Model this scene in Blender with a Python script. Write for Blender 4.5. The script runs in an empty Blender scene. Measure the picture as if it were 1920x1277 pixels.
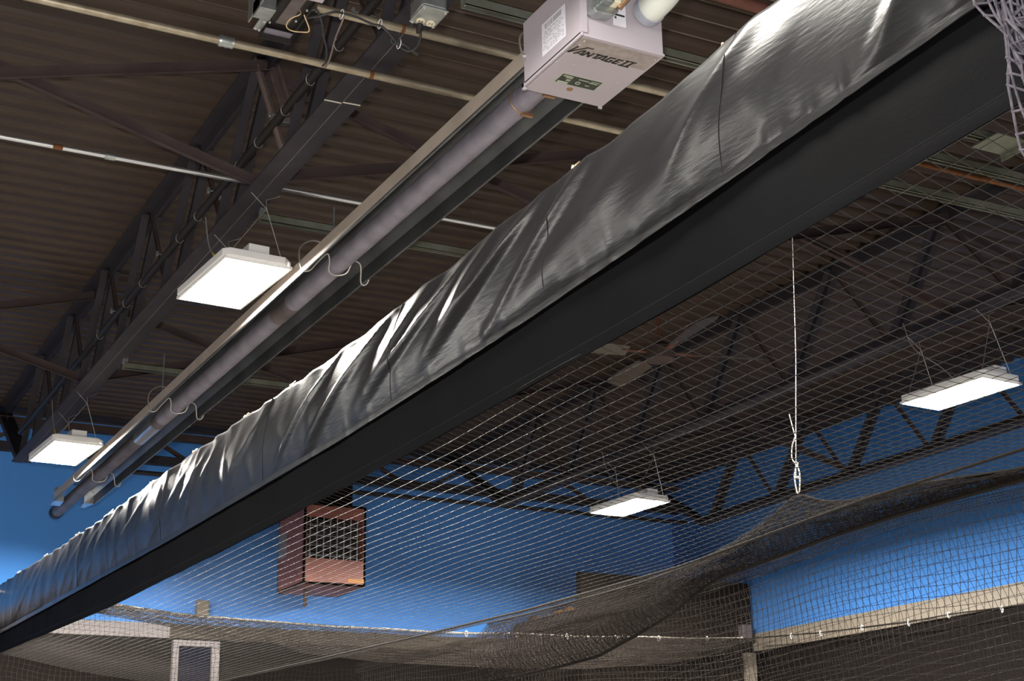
import bpy, bmesh, math, random
import numpy as np
from mathutils import Vector, Matrix, noise
random.seed(7)
S = bpy.context.scene
COL = S.collection
PI = math.pi

# ------------------------------------------------------------------ camera
cam = bpy.data.cameras.new('camera'); co = bpy.data.objects.new('camera', cam); COL.objects.link(co)
R = ((0.8847718, -0.1311801, 0.4471807), (-0.4657492, -0.2818785, 0.8388219), (-0.0160139, 0.9504400, 0.3104952))
M = Matrix(((R[0][0], R[0][1], -R[0][2], 0), (R[1][0], R[1][1], -R[1][2], 0), (R[2][0], R[2][1], -R[2][2], 1.65), (0, 0, 0, 1)))
co.matrix_world = M
cam.lens = 52.54; cam.sensor_width = 36; cam.clip_start = 0.05; cam.clip_end = 100
S.camera = co

# ------------------------------------------------------------------ world, view
w = bpy.data.worlds.new('world'); S.world = w; w.use_nodes = True
w.node_tree.nodes['Background'].inputs[0].default_value = (0.05, 0.055, 0.07, 1)
w.node_tree.nodes['Background'].inputs[1].default_value = 0.3
S.view_settings.view_transform = 'Standard'; S.view_settings.look = 'None'
S.view_settings.gamma = 1; S.view_settings.use_curve_mapping = False
S.view_settings.exposure = 0.0

# lamps of the hall that hang outside the frame (in rows like the ones in view), an added lamp off the rows and the photographer's flash
def area_lamp(name, loc, power):
    l = bpy.data.lights.new(name, 'AREA'); l.shape = 'RECTANGLE'; l.size = 0.32; l.size_y = 0.64
    l.energy = power; l.color = (1.0, 0.96, 0.88)
    o = bpy.data.objects.new(name, l); COL.objects.link(o); o.location = loc
    return o
LAMP_W = 760
for k, (x, y) in enumerate([(2.07, -2.4), (6.56, 2.75), (6.56, -1.1), (-2.4, 2.8), (-2.4, 6.7), (-2.4, 10.5), (-2.4, -1.0)]):
    area_lamp('high_bay_lamp', (x, y, 4.2), LAMP_W)
area_lamp('high_bay_lamp', (1.50, 3.05, 4.25), 95)  # added unseen lamp off the rows, placed for the valence's highlights
fl = bpy.data.lights.new('camera_flash', 'SPOT'); fl.energy = 640; fl.shadow_soft_size = 0.03
fl.spot_size = math.radians(120); fl.spot_blend = 0.3; fl.color = (1.0, 0.96, 0.95)
flo = bpy.data.objects.new('camera_flash', fl); COL.objects.link(flo)
flo.matrix_world = Matrix.Translation(M.to_3x3() @ Vector((-0.07, 0.13, 0.0))) @ M

# ------------------------------------------------------------------ materials
def mat(name, col, rough=0.6, metal=0.0, spec=0.5, noise_amt=0.0, noise_scale=8.0, col2=None, bump=0.0, bump_scale=60.0, emit=None, stretch=None):
    m = bpy.data.materials.new(name); m.use_nodes = True
    nt = m.node_tree; b = nt.nodes['Principled BSDF']
    b.inputs['Base Color'].default_value = (*col, 1); b.inputs['Roughness'].default_value = rough
    b.inputs['Metallic'].default_value = metal; b.inputs['Specular IOR Level'].default_value = spec
    tc = nt.nodes.new('ShaderNodeTexCoord'); src = tc.outputs['Object']
    if stretch:
        mp = nt.nodes.new('ShaderNodeMapping'); mp.inputs['Scale'].default_value = stretch
        nt.links.new(src, mp.inputs['Vector']); src = mp.outputs['Vector']
    if noise_amt or col2:
        n = nt.nodes.new('ShaderNodeTexNoise'); n.inputs['Scale'].default_value = noise_scale; n.inputs['Detail'].default_value = 5
        nt.links.new(src, n.inputs['Vector'])
        c2 = col2 or tuple(max(0, c * (1 - noise_amt)) for c in col)
        mx = nt.nodes.new('ShaderNodeMix'); mx.data_type = 'RGBA'
        rp = nt.nodes.new('ShaderNodeMapRange'); rp.inputs[1].default_value = 0.35; rp.inputs[2].default_value = 0.65
        nt.links.new(n.outputs['Fac'], rp.inputs[0]); nt.links.new(rp.outputs[0], mx.inputs[0])
        mx.inputs[6].default_value = (*col, 1); mx.inputs[7].default_value = (*c2, 1)
        nt.links.new(mx.outputs[2], b.inputs['Base Color'])
    if bump:
        n = nt.nodes.new('ShaderNodeTexNoise'); n.inputs['Scale'].default_value = bump_scale; n.inputs['Detail'].default_value = 4
        nt.links.new(src, n.inputs['Vector'])
        bp = nt.nodes.new('ShaderNodeBump'); bp.inputs['Strength'].default_value = bump; bp.inputs['Distance'].default_value = 0.004
        nt.links.new(n.outputs['Fac'], bp.inputs['Height']); nt.links.new(bp.outputs[0], b.inputs['Normal'])
    if emit:
        b.inputs['Emission Color'].default_value = (*emit[0], 1); b.inputs['Emission Strength'].default_value = emit[1]
    return m
MT = {}
MT['deck'] = mat('deck_brown_paint', (0.052, 0.034, 0.025), 0.5, 0.0, 0.3, 0.2, 3.0)
MT['deck_edge'] = mat('worn_rib_edge', (0.26, 0.21, 0.17), 0.5, 0.0, 0.4, 0.25, 6.0)  # pale colour paints the flash's highlight line onto each rib
MT['steel'] = mat('dark_primed_steel', (0.036, 0.032, 0.039), 0.65, 0.0, 0.2, 0.3, 5.0)
MT['steel_red'] = mat('brown_primed_steel', (0.066, 0.046, 0.044), 0.7, 0.0, 0.2, 0.3, 6.0)
MT['steel_tan'] = mat('tan_primed_steel', (0.22, 0.165, 0.15), 0.6, 0.1, 0.4, 0.25, 9.0)
MT['conduit'] = mat('dull_conduit', (0.42, 0.37, 0.28), 0.38, 0.65, 0.5, 0.35, 14.0, col2=(0.30, 0.25, 0.18))
MT['conduit_bright'] = mat('shiny_conduit', (0.66, 0.68, 0.70), 0.28, 0.9)
MT['galv'] = mat('galvanised_steel', (0.42, 0.45, 0.45), 0.35, 0.8, 0.5, 0.25, 22.0)
MT['strut'] = mat('green_zinc_strut', (0.27, 0.29, 0.24), 0.4, 0.6, 0.5, 0.3, 10.0, col2=(0.20, 0.21, 0.15))
MT['rust'] = mat('rust', (0.20, 0.075, 0.025), 0.8, 0.0, 0.3, 0.5, 30.0)
MT['rusty_pipe'] = mat('rusty_red_pipe', (0.14, 0.055, 0.040), 0.7, 0.1, 0.3, 0.4, 12.0)
MT['black'] = mat('black_paint', (0.022, 0.019, 0.018), 0.55, 0.0, 0.2)
MT['cord_black'] = mat('black_cable_jacket', (0.030, 0.030, 0.032), 0.5)
MT['wire'] = mat('steel_wire', (0.60, 0.58, 0.55), 0.35, 0.7)
MT['wire_yellow'] = mat('yellow_wire_tag', (0.65, 0.52, 0.03), 0.5)
MT['wire_tan'] = mat('tan_wire', (0.62, 0.46, 0.26), 0.5)
MT['tube'] = mat('heater_tube_grey', (0.30, 0.28, 0.34), 0.55, 0.35, 0.5, 0.3, 10.0)
MT['tube_dark'] = mat('heater_tube_scorched', (0.17, 0.14, 0.14), 0.5, 0.4, 0.5, 0.4, 7.0)
MT['reflector'] = mat('aluminium_reflector', (0.48, 0.41, 0.35), 0.5, 0.1, 0.5, 0.2, 5.0)
MT['reflector_in'] = mat('dull_reflector_inside', (0.20, 0.21, 0.22), 0.38, 0.85, 0.5, 0.35, 4.0)
MT['casing'] = mat('lavender_grey_enamel', (0.42, 0.378, 0.415), 0.5, 0.0, 0.5, 0.06, 5.0)
MT['casing_band'] = mat('brown_worn_band', (0.36, 0.31, 0.29), 0.5, 0.0, 0.5, 0.25, 40.0)
MT['paper'] = mat('white_label', (0.74, 0.73, 0.80), 0.5)
MT['ink'] = mat('black_ink', (0.012, 0.012, 0.012), 0.5)
MT['ink_grey'] = mat('grey_ink', (0.33, 0.32, 0.36), 0.6)
MT['plate'] = mat('rating_plate_black', (0.020, 0.028, 0.020), 0.35)
MT['plate_print'] = mat('rating_plate_print', (0.42, 0.46, 0.36), 0.5)
MT['cream'] = mat('cream_plastic', (0.72, 0.66, 0.48), 0.4)
MT['white'] = mat('white_enamel', (0.80, 0.80, 0.80), 0.35)
MT['pvc'] = mat('white_pipe', (0.66, 0.68, 0.62), 0.4, 0.0, 0.5, 0.08, 6.0)
MT['gasket'] = mat('grey_coupling', (0.34, 0.36, 0.42), 0.55)
MT['copper'] = mat('bronze_clamp', (0.38, 0.22, 0.12), 0.4, 0.7)
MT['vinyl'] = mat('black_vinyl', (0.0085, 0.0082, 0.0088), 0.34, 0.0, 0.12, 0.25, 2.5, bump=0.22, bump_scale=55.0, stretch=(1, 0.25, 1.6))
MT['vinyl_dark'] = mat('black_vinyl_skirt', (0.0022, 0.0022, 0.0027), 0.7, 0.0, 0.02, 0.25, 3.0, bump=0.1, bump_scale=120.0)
MT['stitch'] = mat('grey_stitching', (0.012, 0.012, 0.014), 0.8, 0.0, 0.05)
MT['brass'] = mat('brass_clip', (0.75, 0.55, 0.35), 0.25, 0.9)
MT['net'] = mat('black_nylon_net', (0.021, 0.0185, 0.017), 0.7, 0.0, 0.12)
MT['net_dark'] = mat('dark_nylon_net', (0.0120, 0.0095, 0.0085), 0.8, 0.0, 0.06)
MT['net_tan'] = mat('weathered_nylon_net', (0.034, 0.027, 0.022), 0.7, 0.0, 0.3)
MT['net_rope'] = mat('black_braided_rope', (0.012, 0.010, 0.009), 0.8, 0.0, 0.1)
MT['net_grey'] = mat('thick_grey_net', (0.075, 0.068, 0.080), 0.7, 0.0, 0.2, 0.4, 60.0, col2=(0.030, 0.026, 0.034))
MT['rope'] = mat('white_rope', (0.62, 0.58, 0.50), 0.7)
MT['trim'] = mat('pale_trim', (0.30, 0.27, 0.275), 0.5, 0.0, 0.5, 0.08, 3.0)
MT['trim_tan'] = mat('tan_trim', (0.21, 0.18, 0.145), 0.55, 0.0, 0.4, 0.08, 3.0)
MT['trim_brown'] = mat('brown_trim', (0.085, 0.068, 0.052), 0.6, 0.0, 0.2, 0.1, 3.0)
MT['red'] = mat('red_brown_enamel', (0.36, 0.120, 0.095), 0.5, 0.0, 0.5, 0.2, 5.0)
MT['fin'] = mat('pale_fin', (0.40, 0.40, 0.44), 0.45, 0.3)
MT['orange'] = mat('orange_label', (0.62, 0.26, 0.03), 0.5)
MT['panel_dark'] = mat('dark_brown_panel', (0.018, 0.014, 0.012), 0.9, 0.0, 0.05, 0.2, 4.0)
MT['glass'] = mat('dark_window_glass', (0.005, 0.007, 0.022), 0.3, 0.0, 0.0)
MT['fan'] = mat('tan_fan_blade', (0.050, 0.040, 0.033), 0.35, 0.0, 0.5)
MT['floor'] = mat('artificial_turf', (0.115, 0.107, 0.096), 0.9, 0.0, 0.2, 0.3, 12.0)
MT['plain'] = mat('plain_wall', (0.42, 0.42, 0.43), 0.8)
MT['lens'] = mat('lit_lamp_lens', (0.9, 0.9, 0.9), 0.4, emit=((1.0, 0.95, 0.86), 1250.0))

def two_tone(name, zsplit, upper, lower):
    m = bpy.data.materials.new(name); m.use_nodes = True; nt = m.node_tree; b = nt.nodes['Principled BSDF']
    b.inputs['Roughness'].default_value = 0.85; b.inputs['Specular IOR Level'].default_value = 0.08
    g = nt.nodes.new('ShaderNodeNewGeometry'); sx = nt.nodes.new('ShaderNodeSeparateXYZ'); nt.links.new(g.outputs['Position'], sx.inputs[0])
    gt = nt.nodes.new('ShaderNodeMath'); gt.operation = 'GREATER_THAN'; gt.inputs[1].default_value = zsplit
    nt.links.new(sx.outputs[2], gt.inputs[0])
    n = nt.nodes.new('ShaderNodeTexNoise'); n.inputs['Scale'].default_value = 1.3; n.inputs['Detail'].default_value = 6
    tc = nt.nodes.new('ShaderNodeTexCoord'); nt.links.new(tc.outputs['Object'], n.inputs['Vector'])
    mu = nt.nodes.new('ShaderNodeMix'); mu.data_type = 'RGBA'
    mu.inputs[6].default_value = (*upper, 1); mu.inputs[7].default_value = (*[c * 0.86 for c in upper], 1); nt.links.new(n.outputs['Fac'], mu.inputs[0])
    mx = nt.nodes.new('ShaderNodeMix'); mx.data_type = 'RGBA'; mx.inputs[6].default_value = (*lower, 1)
    nt.links.new(mu.outputs[2], mx.inputs[7]); nt.links.new(gt.outputs[0], mx.inputs[0]); nt.links.new(mx.outputs[2], b.inputs['Base Color'])
    return m
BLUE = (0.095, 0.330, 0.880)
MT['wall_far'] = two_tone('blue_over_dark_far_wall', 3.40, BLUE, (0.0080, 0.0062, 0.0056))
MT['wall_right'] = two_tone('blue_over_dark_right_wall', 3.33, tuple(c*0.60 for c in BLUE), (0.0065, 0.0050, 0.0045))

# ------------------------------------------------------------------ mesh helpers
class MB:
    def __init__(s): s.v = []; s.f = []
    def add(s, vs, fs):
        o = len(s.v); s.v += [tuple(float(c) for c in v) for v in vs]; s.f += [tuple(i + o for i in f) for f in fs]; return s
    def box(s, a, b):
        x0, y0, z0 = a; x1, y1, z1 = b
        return s.add([(x0,y0,z0),(x1,y0,z0),(x1,y1,z0),(x0,y1,z0),(x0,y0,z1),(x1,y0,z1),(x1,y1,z1),(x0,y1,z1)],
                     [(0,3,2,1),(4,5,6,7),(0,1,5,4),(1,2,6,5),(2,3,7,6),(3,0,4,7)])
    def bar(s, p, q, wd, ht, up=(0,0,1), off=(0,0)):
        p = Vector(p); q = Vector(q); t = (q - p).normalized(); u = Vector(up)
        sd = t.cross(u)
        if sd.length < 1e-4: sd = t.cross(Vector((1,0,0)))
        sd.normalize(); u = sd.cross(t).normalized()
        vs = []
        for c in (p, q):
            c = c + sd * off[0] + u * off[1]
            for a, b in ((-1,-1),(1,-1),(1,1),(-1,1)): vs.append(c + sd*(a*wd/2) + u*(b*ht/2))
        return s.add(vs, [(3,2,1,0),(4,5,6,7),(0,1,5,4),(1,2,6,5),(2,3,7,6),(3,0,4,7)])
    def angle(s, p, q, leg, th, side=1, up=(0,0,1)):   # L section: flat leg sideways + leg along up
        s.bar(p, q, leg, th, up, (side*leg/2, th/2)); s.bar(p, q, th, leg, up, (side*th/2, leg/2)); return s
    def tube(s, pts, r, n=10, caps=True, closed=False):
        P = [Vector(p) for p in pts]; N = len(P); rs = r if hasattr(r, '__len__') else [r]*N
        T = [((P[min(i+1,N-1)] - P[max(i-1,0)]) if not closed else (P[(i+1)%N]-P[i-1])).normalized() for i in range(N)]
        ref = Vector((0,0,1)) if abs(T[0].z) < 0.9 else Vector((1,0,0))
        b = T[0].cross(ref).normalized(); vs = []; fs = []
        for i in range(N):
            b = (b - T[i]*b.dot(T[i])); b = b.normalized() if b.length > 1e-6 else T[i].orthogonal().normalized()
            c = T[i].cross(b)
            for k in range(n):
                a = 2*PI*k/n; vs.append(P[i] + (b*math.cos(a) + c*math.sin(a))*rs[i])
        for i in range(N if closed else N-1):
            j = (i+1) % N
            for k in range(n): fs.append((i*n+k, i*n+(k+1)%n, j*n+(k+1)%n, j*n+k))
        if caps and not closed:
            fs.append(tuple(range(n-1,-1,-1))); fs.append(tuple((N-1)*n+k for k in range(n)))
        return s.add(vs, fs)
    def ball(s, c, r, n=6, m=4):
        c = Vector(c); vs = [c+Vector((0,0,r))]; fs = []
        for i in range(1, m):
            a = PI*i/m
            for k in range(n): vs.append(c+Vector((math.sin(a)*math.cos(2*PI*k/n), math.sin(a)*math.sin(2*PI*k/n), math.cos(a)))*r)
        vs.append(c-Vector((0,0,r)))
        for k in range(n): fs.append((0, 1+k, 1+(k+1)%n)); fs.append((len(vs)-1, 1+(m-2)*n+(k+1)%n, 1+(m-2)*n+k))
        for i in range(m-2):
            for k in range(n): fs.append((1+i*n+k, 1+(i+1)*n+k, 1+(i+1)*n+(k+1)%n, 1+i*n+(k+1)%n))
        return s.add(vs, fs)
    def prism(s, poly, ax, d0, d1):   # polygon in the plane normal to ax, extruded
        n = len(poly)
        def mk(p, d):
            if ax == 'x': return (d, p[0], p[1])
            if ax == 'y': return (p[0], d, p[1])
            return (p[0], p[1], d)
        return s.add([mk(p, d0) for p in poly] + [mk(p, d1) for p in poly],
                     [tuple(range(n-1,-1,-1)), tuple(range(n, 2*n))] + [(i, (i+1)%n, n+(i+1)%n, n+i) for i in range(n)])
    def grid(s, P):
        nu = len(P); nv = len(P[0])
        return s.add([p for row in P for p in row], [(i*nv+j, i*nv+j+1, (i+1)*nv+j+1, (i+1)*nv+j) for i in range(nu-1) for j in range(nv-1)])
    def build(s, name, m, parent=None, smooth=False, bevel=0, fix=True):
        me = bpy.data.meshes.new(name); me.from_pydata(s.v, [], s.f); me.update()
        if fix:
            bm = bmesh.new(); bm.from_mesh(me); bmesh.ops.recalc_face_normals(bm, faces=bm.faces[:]); bm.to_mesh(me); bm.free()
        me.materials.append(MT[m] if isinstance(m, str) else m)
        if smooth:
            me.shade_smooth()
            me.set_sharp_from_angle(angle=math.radians(40))
        o = bpy.data.objects.new(name, me); COL.objects.link(o)
        if parent:
            o.parent = parent; o.matrix_parent_inverse = Matrix.Translation(parent.location).inverted() if parent.location.length else Matrix()
        if bevel:
            md = o.modifiers.new('bevel', 'BEVEL'); md.width = bevel; md.segments = 2; md.limit_method = 'ANGLE'
        return o

def tag(o, label, cat, group=None, kind=None):
    o['label'] = label; o['category'] = cat
    if group: o['group'] = group
    if kind: o['kind'] = kind
    return o
def thing(name, loc, label, cat, group=None):
    o = bpy.data.objects.new(name, None); o.location = loc; o.empty_display_size = 0.1; COL.objects.link(o)
    return tag(o, label, cat, group)
def struct(o, label=None):
    o['kind'] = 'structure'
    if label: o['label'] = label
    return o
def interp(tab, y):
    return float(np.interp(y, [t[0] for t in tab], [t[1] for t in tab]))
def spline(pts, k=6):
    P = [Vector(p) for p in pts]; P = [P[0]*2-P[1]] + P + [P[-1]*2-P[-2]]; out = []
    for i in range(1, len(P)-2):
        a, b, c, d = P[i-1:i+3]
        for j in range(k):
            t = j/k
            out.append(0.5*((2*b) + (c-a)*t + (2*a-5*b+4*c-d)*t*t + (3*b-a-3*c+d)*t**3))
    out.append(P[-2]); return out
def fb(x, y, z, o=3): return noise.fractal(Vector((x, y, z)), 0.6, 2.1, o)

# ------------------------------------------------------------------ setting
DECK = 5.35; PITCH = 0.1493; Y_FAR = 13.95; X_R = 9.45; X_L = -8.0; Y_N = -6.0
prof = []
k0 = math.floor((Y_N - 6.6146) / PITCH)
y = 6.6146 + k0 * PITCH
while y < Y_FAR - 0.02:
    for dy, dz in ((0.0, 0.0022), (0.0105, 0.0), (0.066, 0), (0.071, 0.004), (0.083, 0.034), (0.086, 0.036), (0.116, 0.036), (0.1192, 0.0302), (0.1250, 0.0200), (0.1320, 0.0112), (0.1405, 0.0056)):
        prof.append((min(y + dy, Y_FAR - 0.02), DECK + dz))
    y += PITCH
mb = MB(); n = len(prof)
mb.add([(X_L, a, b) for a, b in prof] + [(X_R, a, b) for a, b in prof], [(i, i+1, n+i+1, n+i) for i in range(n-1)])
dk = struct(mb.build('ceiling', 'deck', fix=False), 'brown corrugated steel roof deck')
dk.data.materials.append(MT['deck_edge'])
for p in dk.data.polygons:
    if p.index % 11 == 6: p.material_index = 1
struct(MB().box((X_L, Y_FAR, 0), (X_R+0.2, Y_FAR+0.15, DECK+0.05)).build('wall_far', 'wall_far'), 'far wall, blue above and dark below')
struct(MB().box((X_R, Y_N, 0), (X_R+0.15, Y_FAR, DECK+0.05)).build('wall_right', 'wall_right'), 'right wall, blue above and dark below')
struct(MB().box((X_L-0.15, Y_N, 0), (X_L, Y_FAR, DECK+0.05)).build('wall_left', 'plain'))
struct(MB().box((X_L-0.15, Y_N-0.15, 0), (X_R+0.15, Y_N, DECK+0.05)).build('wall_near', 'plain'))
struct(MB().box((X_L, Y_N, -0.1), (X_R, Y_FAR, 0)).build('floor', 'floor'))
struct(MB().box((X_L, Y_FAR-0.035, 3.385), (3.76, Y_FAR, 3.52)).build('trim_1', 'trim', bevel=0.006), 'pale board along the far wall')
struct(MB().box((3.76, Y_FAR-0.03, 3.385), (9.38, Y_FAR, 3.52)).build('trim_3', 'trim_brown', bevel=0.006), 'brown board along the far wall behind the swagged net')
struct(MB().box((X_R-0.04, 2.0, 3.325), (X_R, Y_FAR-0.04, 3.505)).build('trim_2', 'trim_tan', bevel=0.006), 'tan band along the right wall')
wf = MB()
wx0, wx1, wz0, wz1 = 3.79, 4.235, 2.2, 3.37
for a, b in (((wx0, wz1-0.055), (wx1, wz1)), ((wx0, wz0), (wx1, wz0+0.055)), ((wx0, wz0+0.055), (wx0+0.055, wz1-0.055)), ((wx1-0.075, wz0+0.055), (wx1, wz1-0.055))):
    wf.box((a[0], Y_FAR-0.07, a[1]), (b[0], Y_FAR, b[1]))
win = struct(wf.build('window_1', 'trim', bevel=0.005), 'white framed window in the dark far wall')
MB().box((wx0+0.055, Y_FAR-0.03, wz0+0.055), (wx1-0.075, Y_FAR-0.02, wz1-0.055)).build('window_pane', 'glass', win)

# ------------------------------------------------------------------ roof trusses
TB, TT = 4.61, 5.35
TN = [6.5 + 1.07*k for k in range(-5, 6)]
def truss(X, label, y0=0.6, ye=12.62, tan_at=None):
    t = thing('roof_truss', (X, 0, TB), label, 'truss', 'steel trusses under the roof deck')
    m = MB()
    for sd in (-1, 1):
        m.box((X+sd*0.001, y0-1, TT-0.008), (X+sd*0.070, 13.9, TT)); m.box((X+sd*0.0, y0-1, TT-0.080+0.003*sd), (X+sd*0.009, 13.9, TT))
    m.build('top_chord', 'steel', t)
    m = MB()
    for sd in (-1, 1):
        x0, x1 = sorted((X, X+sd*0.077)); m.box((x0, y0, TB+0.0015*(sd+1)), (x1, ye, TB+0.010))
        x0, x1 = sorted((X, X+sd*0.009)); m.box((x0, y0, TB+0.005), (x1, ye, TB+0.08))
    bc = m.build('bottom_chord', 'steel', t)
    MB().box((X-0.0012, y0, TB-0.0012), (X+0.0012, ye, TB+0.001)).build('seam', 'steel_tan', bc)
    for ty in TN:
        if ty < y0: continue
        for sd in (-1, 1):     # strong pair running to the far bottom joint
            yb = min(ty+0.53, ye-0.03)
            m = MB(); x = X+sd*0.040
            m.bar((x, ty, TT-0.03), (x, yb, TB+0.03), 0.046, 0.007, up=(0,1,1)); m.bar((x-sd*0.02, ty, TT-0.03), (x-sd*0.02, yb, TB+0.03), 0.007, 0.045, up=(0,1,1), off=(0,0.02))
            m.build('web_angle', 'steel', t)
        if tan_at is not None and abs(ty-tan_at) < 0.2:
            for sd in (-1, 1):
                m = MB(); x = X+sd*0.040
                m.bar((x, ty, TT-0.03), (x, ty-0.46, TB+0.03), 0.040, 0.007, up=(0,-1,1)); m.bar((x+sd*0.017, ty, TT-0.03), (x+sd*0.017, ty-0.46, TB+0.03), 0.006, 0.04, up=(0,-1,1), off=(0,0.02))
                m.build('web_angle', 'steel_tan', t)
        else:                  # slim single angle back to the near bottom joint
            m = MB(); m.bar((X, ty, TT-0.05), (X, ty-0.48, TB+0.04), 0.030, 0.005, up=(0,-1,1)); m.bar((X, ty, TT-0.05), (X, ty-0.48, TB+0.04), 0.005, 0.03, up=(0,-1,1), off=(0,0.015))
            m.build('web_angle', 'steel_red', t)
    m = MB()
    for sd in (-1, 1): m.bar((X+sd*0.035, ye-0.05, TB+0.03), (X+sd*0.035, 13.7, TT-0.06), 0.05, 0.05)
    m.build('end_post', 'steel', t)
    return t
truss(2.08, 'dark steel truss carrying the two glaring lights beside the long tube heater', tan_at=6.5)
truss(4.33, 'dark steel truss hidden mostly above the black vinyl valence', y0=2.0)
truss(6.58, 'dim steel truss above the ceiling net, from which two lights hang')
truss(8.90, 'dark steel truss seen against the blue wall, farthest right', y0=4.0)

tag(MB().bar((2.000, 5.41, TB-0.003), (2.076, 5.41, TB-0.002), 0.006, 0.003).bar((2.084, 5.405, TB+0.001), (2.160, 5.40, TB+0.001), 0.006, 0.003).build('chord_strap', 'rope'), 'thin white strap crossing under the bottom chord of the near truss', 'strap')
# cross braces between trusses
def brace(p, q, label, m='steel_red', leg=0.058):
    b = MB().angle(p, q, leg, 0.006, 1, up=(0, -0.35, 1)).build('cross_brace', m)
    return tag(b, label, 'brace', 'angle braces between the trusses')
for (yb, nm) in ((6.47, 'nearer'), (10.2, 'farther')):
    for xa, xb, where in ((-0.17, 2.08, 'left of the near truss'), (2.08, 4.33, 'between near truss and valence'), (4.33, 6.58, 'above the ceiling net'), (6.58, 8.90, 'against the right wall')):
        hi, lo = 5.26, 4.65
        brace((xa, yb-0.03, lo), (xb, yb-0.03, hi), 'steel angle brace rising to the right %s, %s set' % (where, nm))
        brace((xa, yb+0.05, hi), (xb, yb+0.05, lo), 'steel angle brace falling to the right %s, %s set' % (where, nm))

# joist along the far wall
t = thing('wall_joist', (2, 13.6, 4.8), 'dark open joist running along the top of the blue far wall', 'joist')
MB().box((-2, 13.56, 5.19), (9.3, 13.66, 5.25)).build('top_chord', 'steel_red', t)
MB().box((-2, 13.57, 4.94), (9.3, 13.65, 5.02)).build('bottom_chord', 'steel', t)
for k in range(10):
    x = -1.4 + 1.1*k
    m = MB(); m.bar((x, 13.61, 5.0), (x+0.38, 13.61, 5.2), 0.035, 0.035); m.build('web_rod', 'steel_red', t)
    m = MB(); m.bar((x+0.76, 13.61, 5.0), (x+0.38, 13.61, 5.2), 0.035, 0.035); m.build('web_rod', 'steel_red', t)
tag(MB().tube([(2.9, 13.45, 4.815), (9.3, 13.45, 4.815)], 0.022, 10).build('wall_pipe', 'steel', smooth=True), 'thin dark pipe running below the joist on the blue far wall', 'pipe')

# ------------------------------------------------------------------ pipes and struts
t = thing('conduit_pipe', (0.4, 5.04, 4.565), 'dull beige conduit with a threaded coupling crossing below the near truss', 'pipe')
MB().tube([(-1.0, 5.04, 4.562), (4.2, 5.04, 4.562)], 0.0165, 14).build('pipe', 'conduit', t, True)
MB().tube([(1.425, 5.04, 4.562), (1.435, 5.04, 4.562), (1.447, 5.04, 4.562), (1.458, 5.04, 4.562), (1.470, 5.04, 4.562), (1.482, 5.04, 4.562)], [0.021, 0.025, 0.022, 0.025, 0.022, 0.024], 14).build('coupling', 'galv', t, True)
MB().tube([(2.052, 5.04, 4.562), (2.068, 5.04, 4.562)], 0.0185, 14).build('rusty_collar', 'rust', t, True)
t = thing('conduit_pipe', (1.7, 4.63, 4.54), 'dull beige conduit under the silver outlet box, ending at the black bracket', 'pipe')
MB().tube([(1.67, 4.63, 4.55), (4.2, 4.63, 4.55)], 0.0165, 14).build('pipe', 'conduit', t, True)
MB().tube([(2.012, 4.63, 4.55), (2.026, 4.63, 4.55)], 0.0185, 14).build('rusty_collar', 'rust', t, True)
t = thing('conduit_pipe', (0.9, 6.58, 4.71), 'shiny silver conduit at the left edge, resting on the near truss', 'pipe')
MB().tube([(-0.3, 6.6, 4.716), (4.4, 6.6, 4.716)], 0.0125, 12).build('pipe', 'conduit_bright', t, True)
MB().tube([(1.345, 6.6, 4.716), (1.395, 6.6, 4.716)], 0.0175, 12).build('coupling', 'galv', t, True)
MB().tube([(1.105, 6.6, 4.7155), (1.150, 6.6, 4.7155)], 0.0131, 12).build('orange_tape', 'rust', t, True)
tag(MB().tube([(2.75, 3.99, 4.62), (8.6, 4.06, 4.62)], 0.023, 12).build('rusty_pipe', 'rusty_pipe', smooth=True), 'rusty red pipe high at the top beyond the heater box', 'pipe')
tag(MB().tube([(4.45, 4.78, 4.60), (8.6, 4.80, 4.60)], 0.012, 10).build('rusty_pipe', 'rust', smooth=True), 'thin orange brown pipe seen through the ceiling net at upper right', 'pipe')

t = thing('black_pipe', (2.0, 6.0, 4.81), 'black pipe slung inside the near truss with white ties around it', 'pipe')
MB().tube([(2.015, 1.0, 4.812), (2.015, 12.4, 4.812)], 0.021, 12).build('pipe', 'black', t, True)
ORD = ['first', 'second', 'third', 'fourth', 'fifth', 'sixth', 'seventh', 'eighth', 'ninth', 'tenth', 'eleventh', 'twelfth', 'thirteenth', 'fourteenth']
ring_ys = (5.29, 5.63, 5.96, 6.34, 6.64, 7.35, 7.7, 8.5, 8.9, 9.6)
for yy in ring_ys:
    a = [(2.015+0.0235*math.cos(k*PI/6), yy+0.012*math.cos(k*PI/6+1), 4.812+0.0235*math.sin(k*PI/6)) for k in range(12)]
    MB().tube(a, 0.0016, 5, closed=True).build('cable_tie', 'wire', t, True)
for yy in (5.05, 6.08, 7.05, 8.05, 9.15):
    m = MB(); m.box((1.975, yy-0.012, 4.822), (1.988, yy+0.012, 4.852)); m.box((2.04, yy-0.02, 4.80), (2.075, yy+0.02, 4.832)); m.box((1.985, yy-0.006, 4.833), (2.045, yy+0.006, 4.842))
    m.build('beam_clamp', 'galv', t, bevel=0.003)

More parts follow.
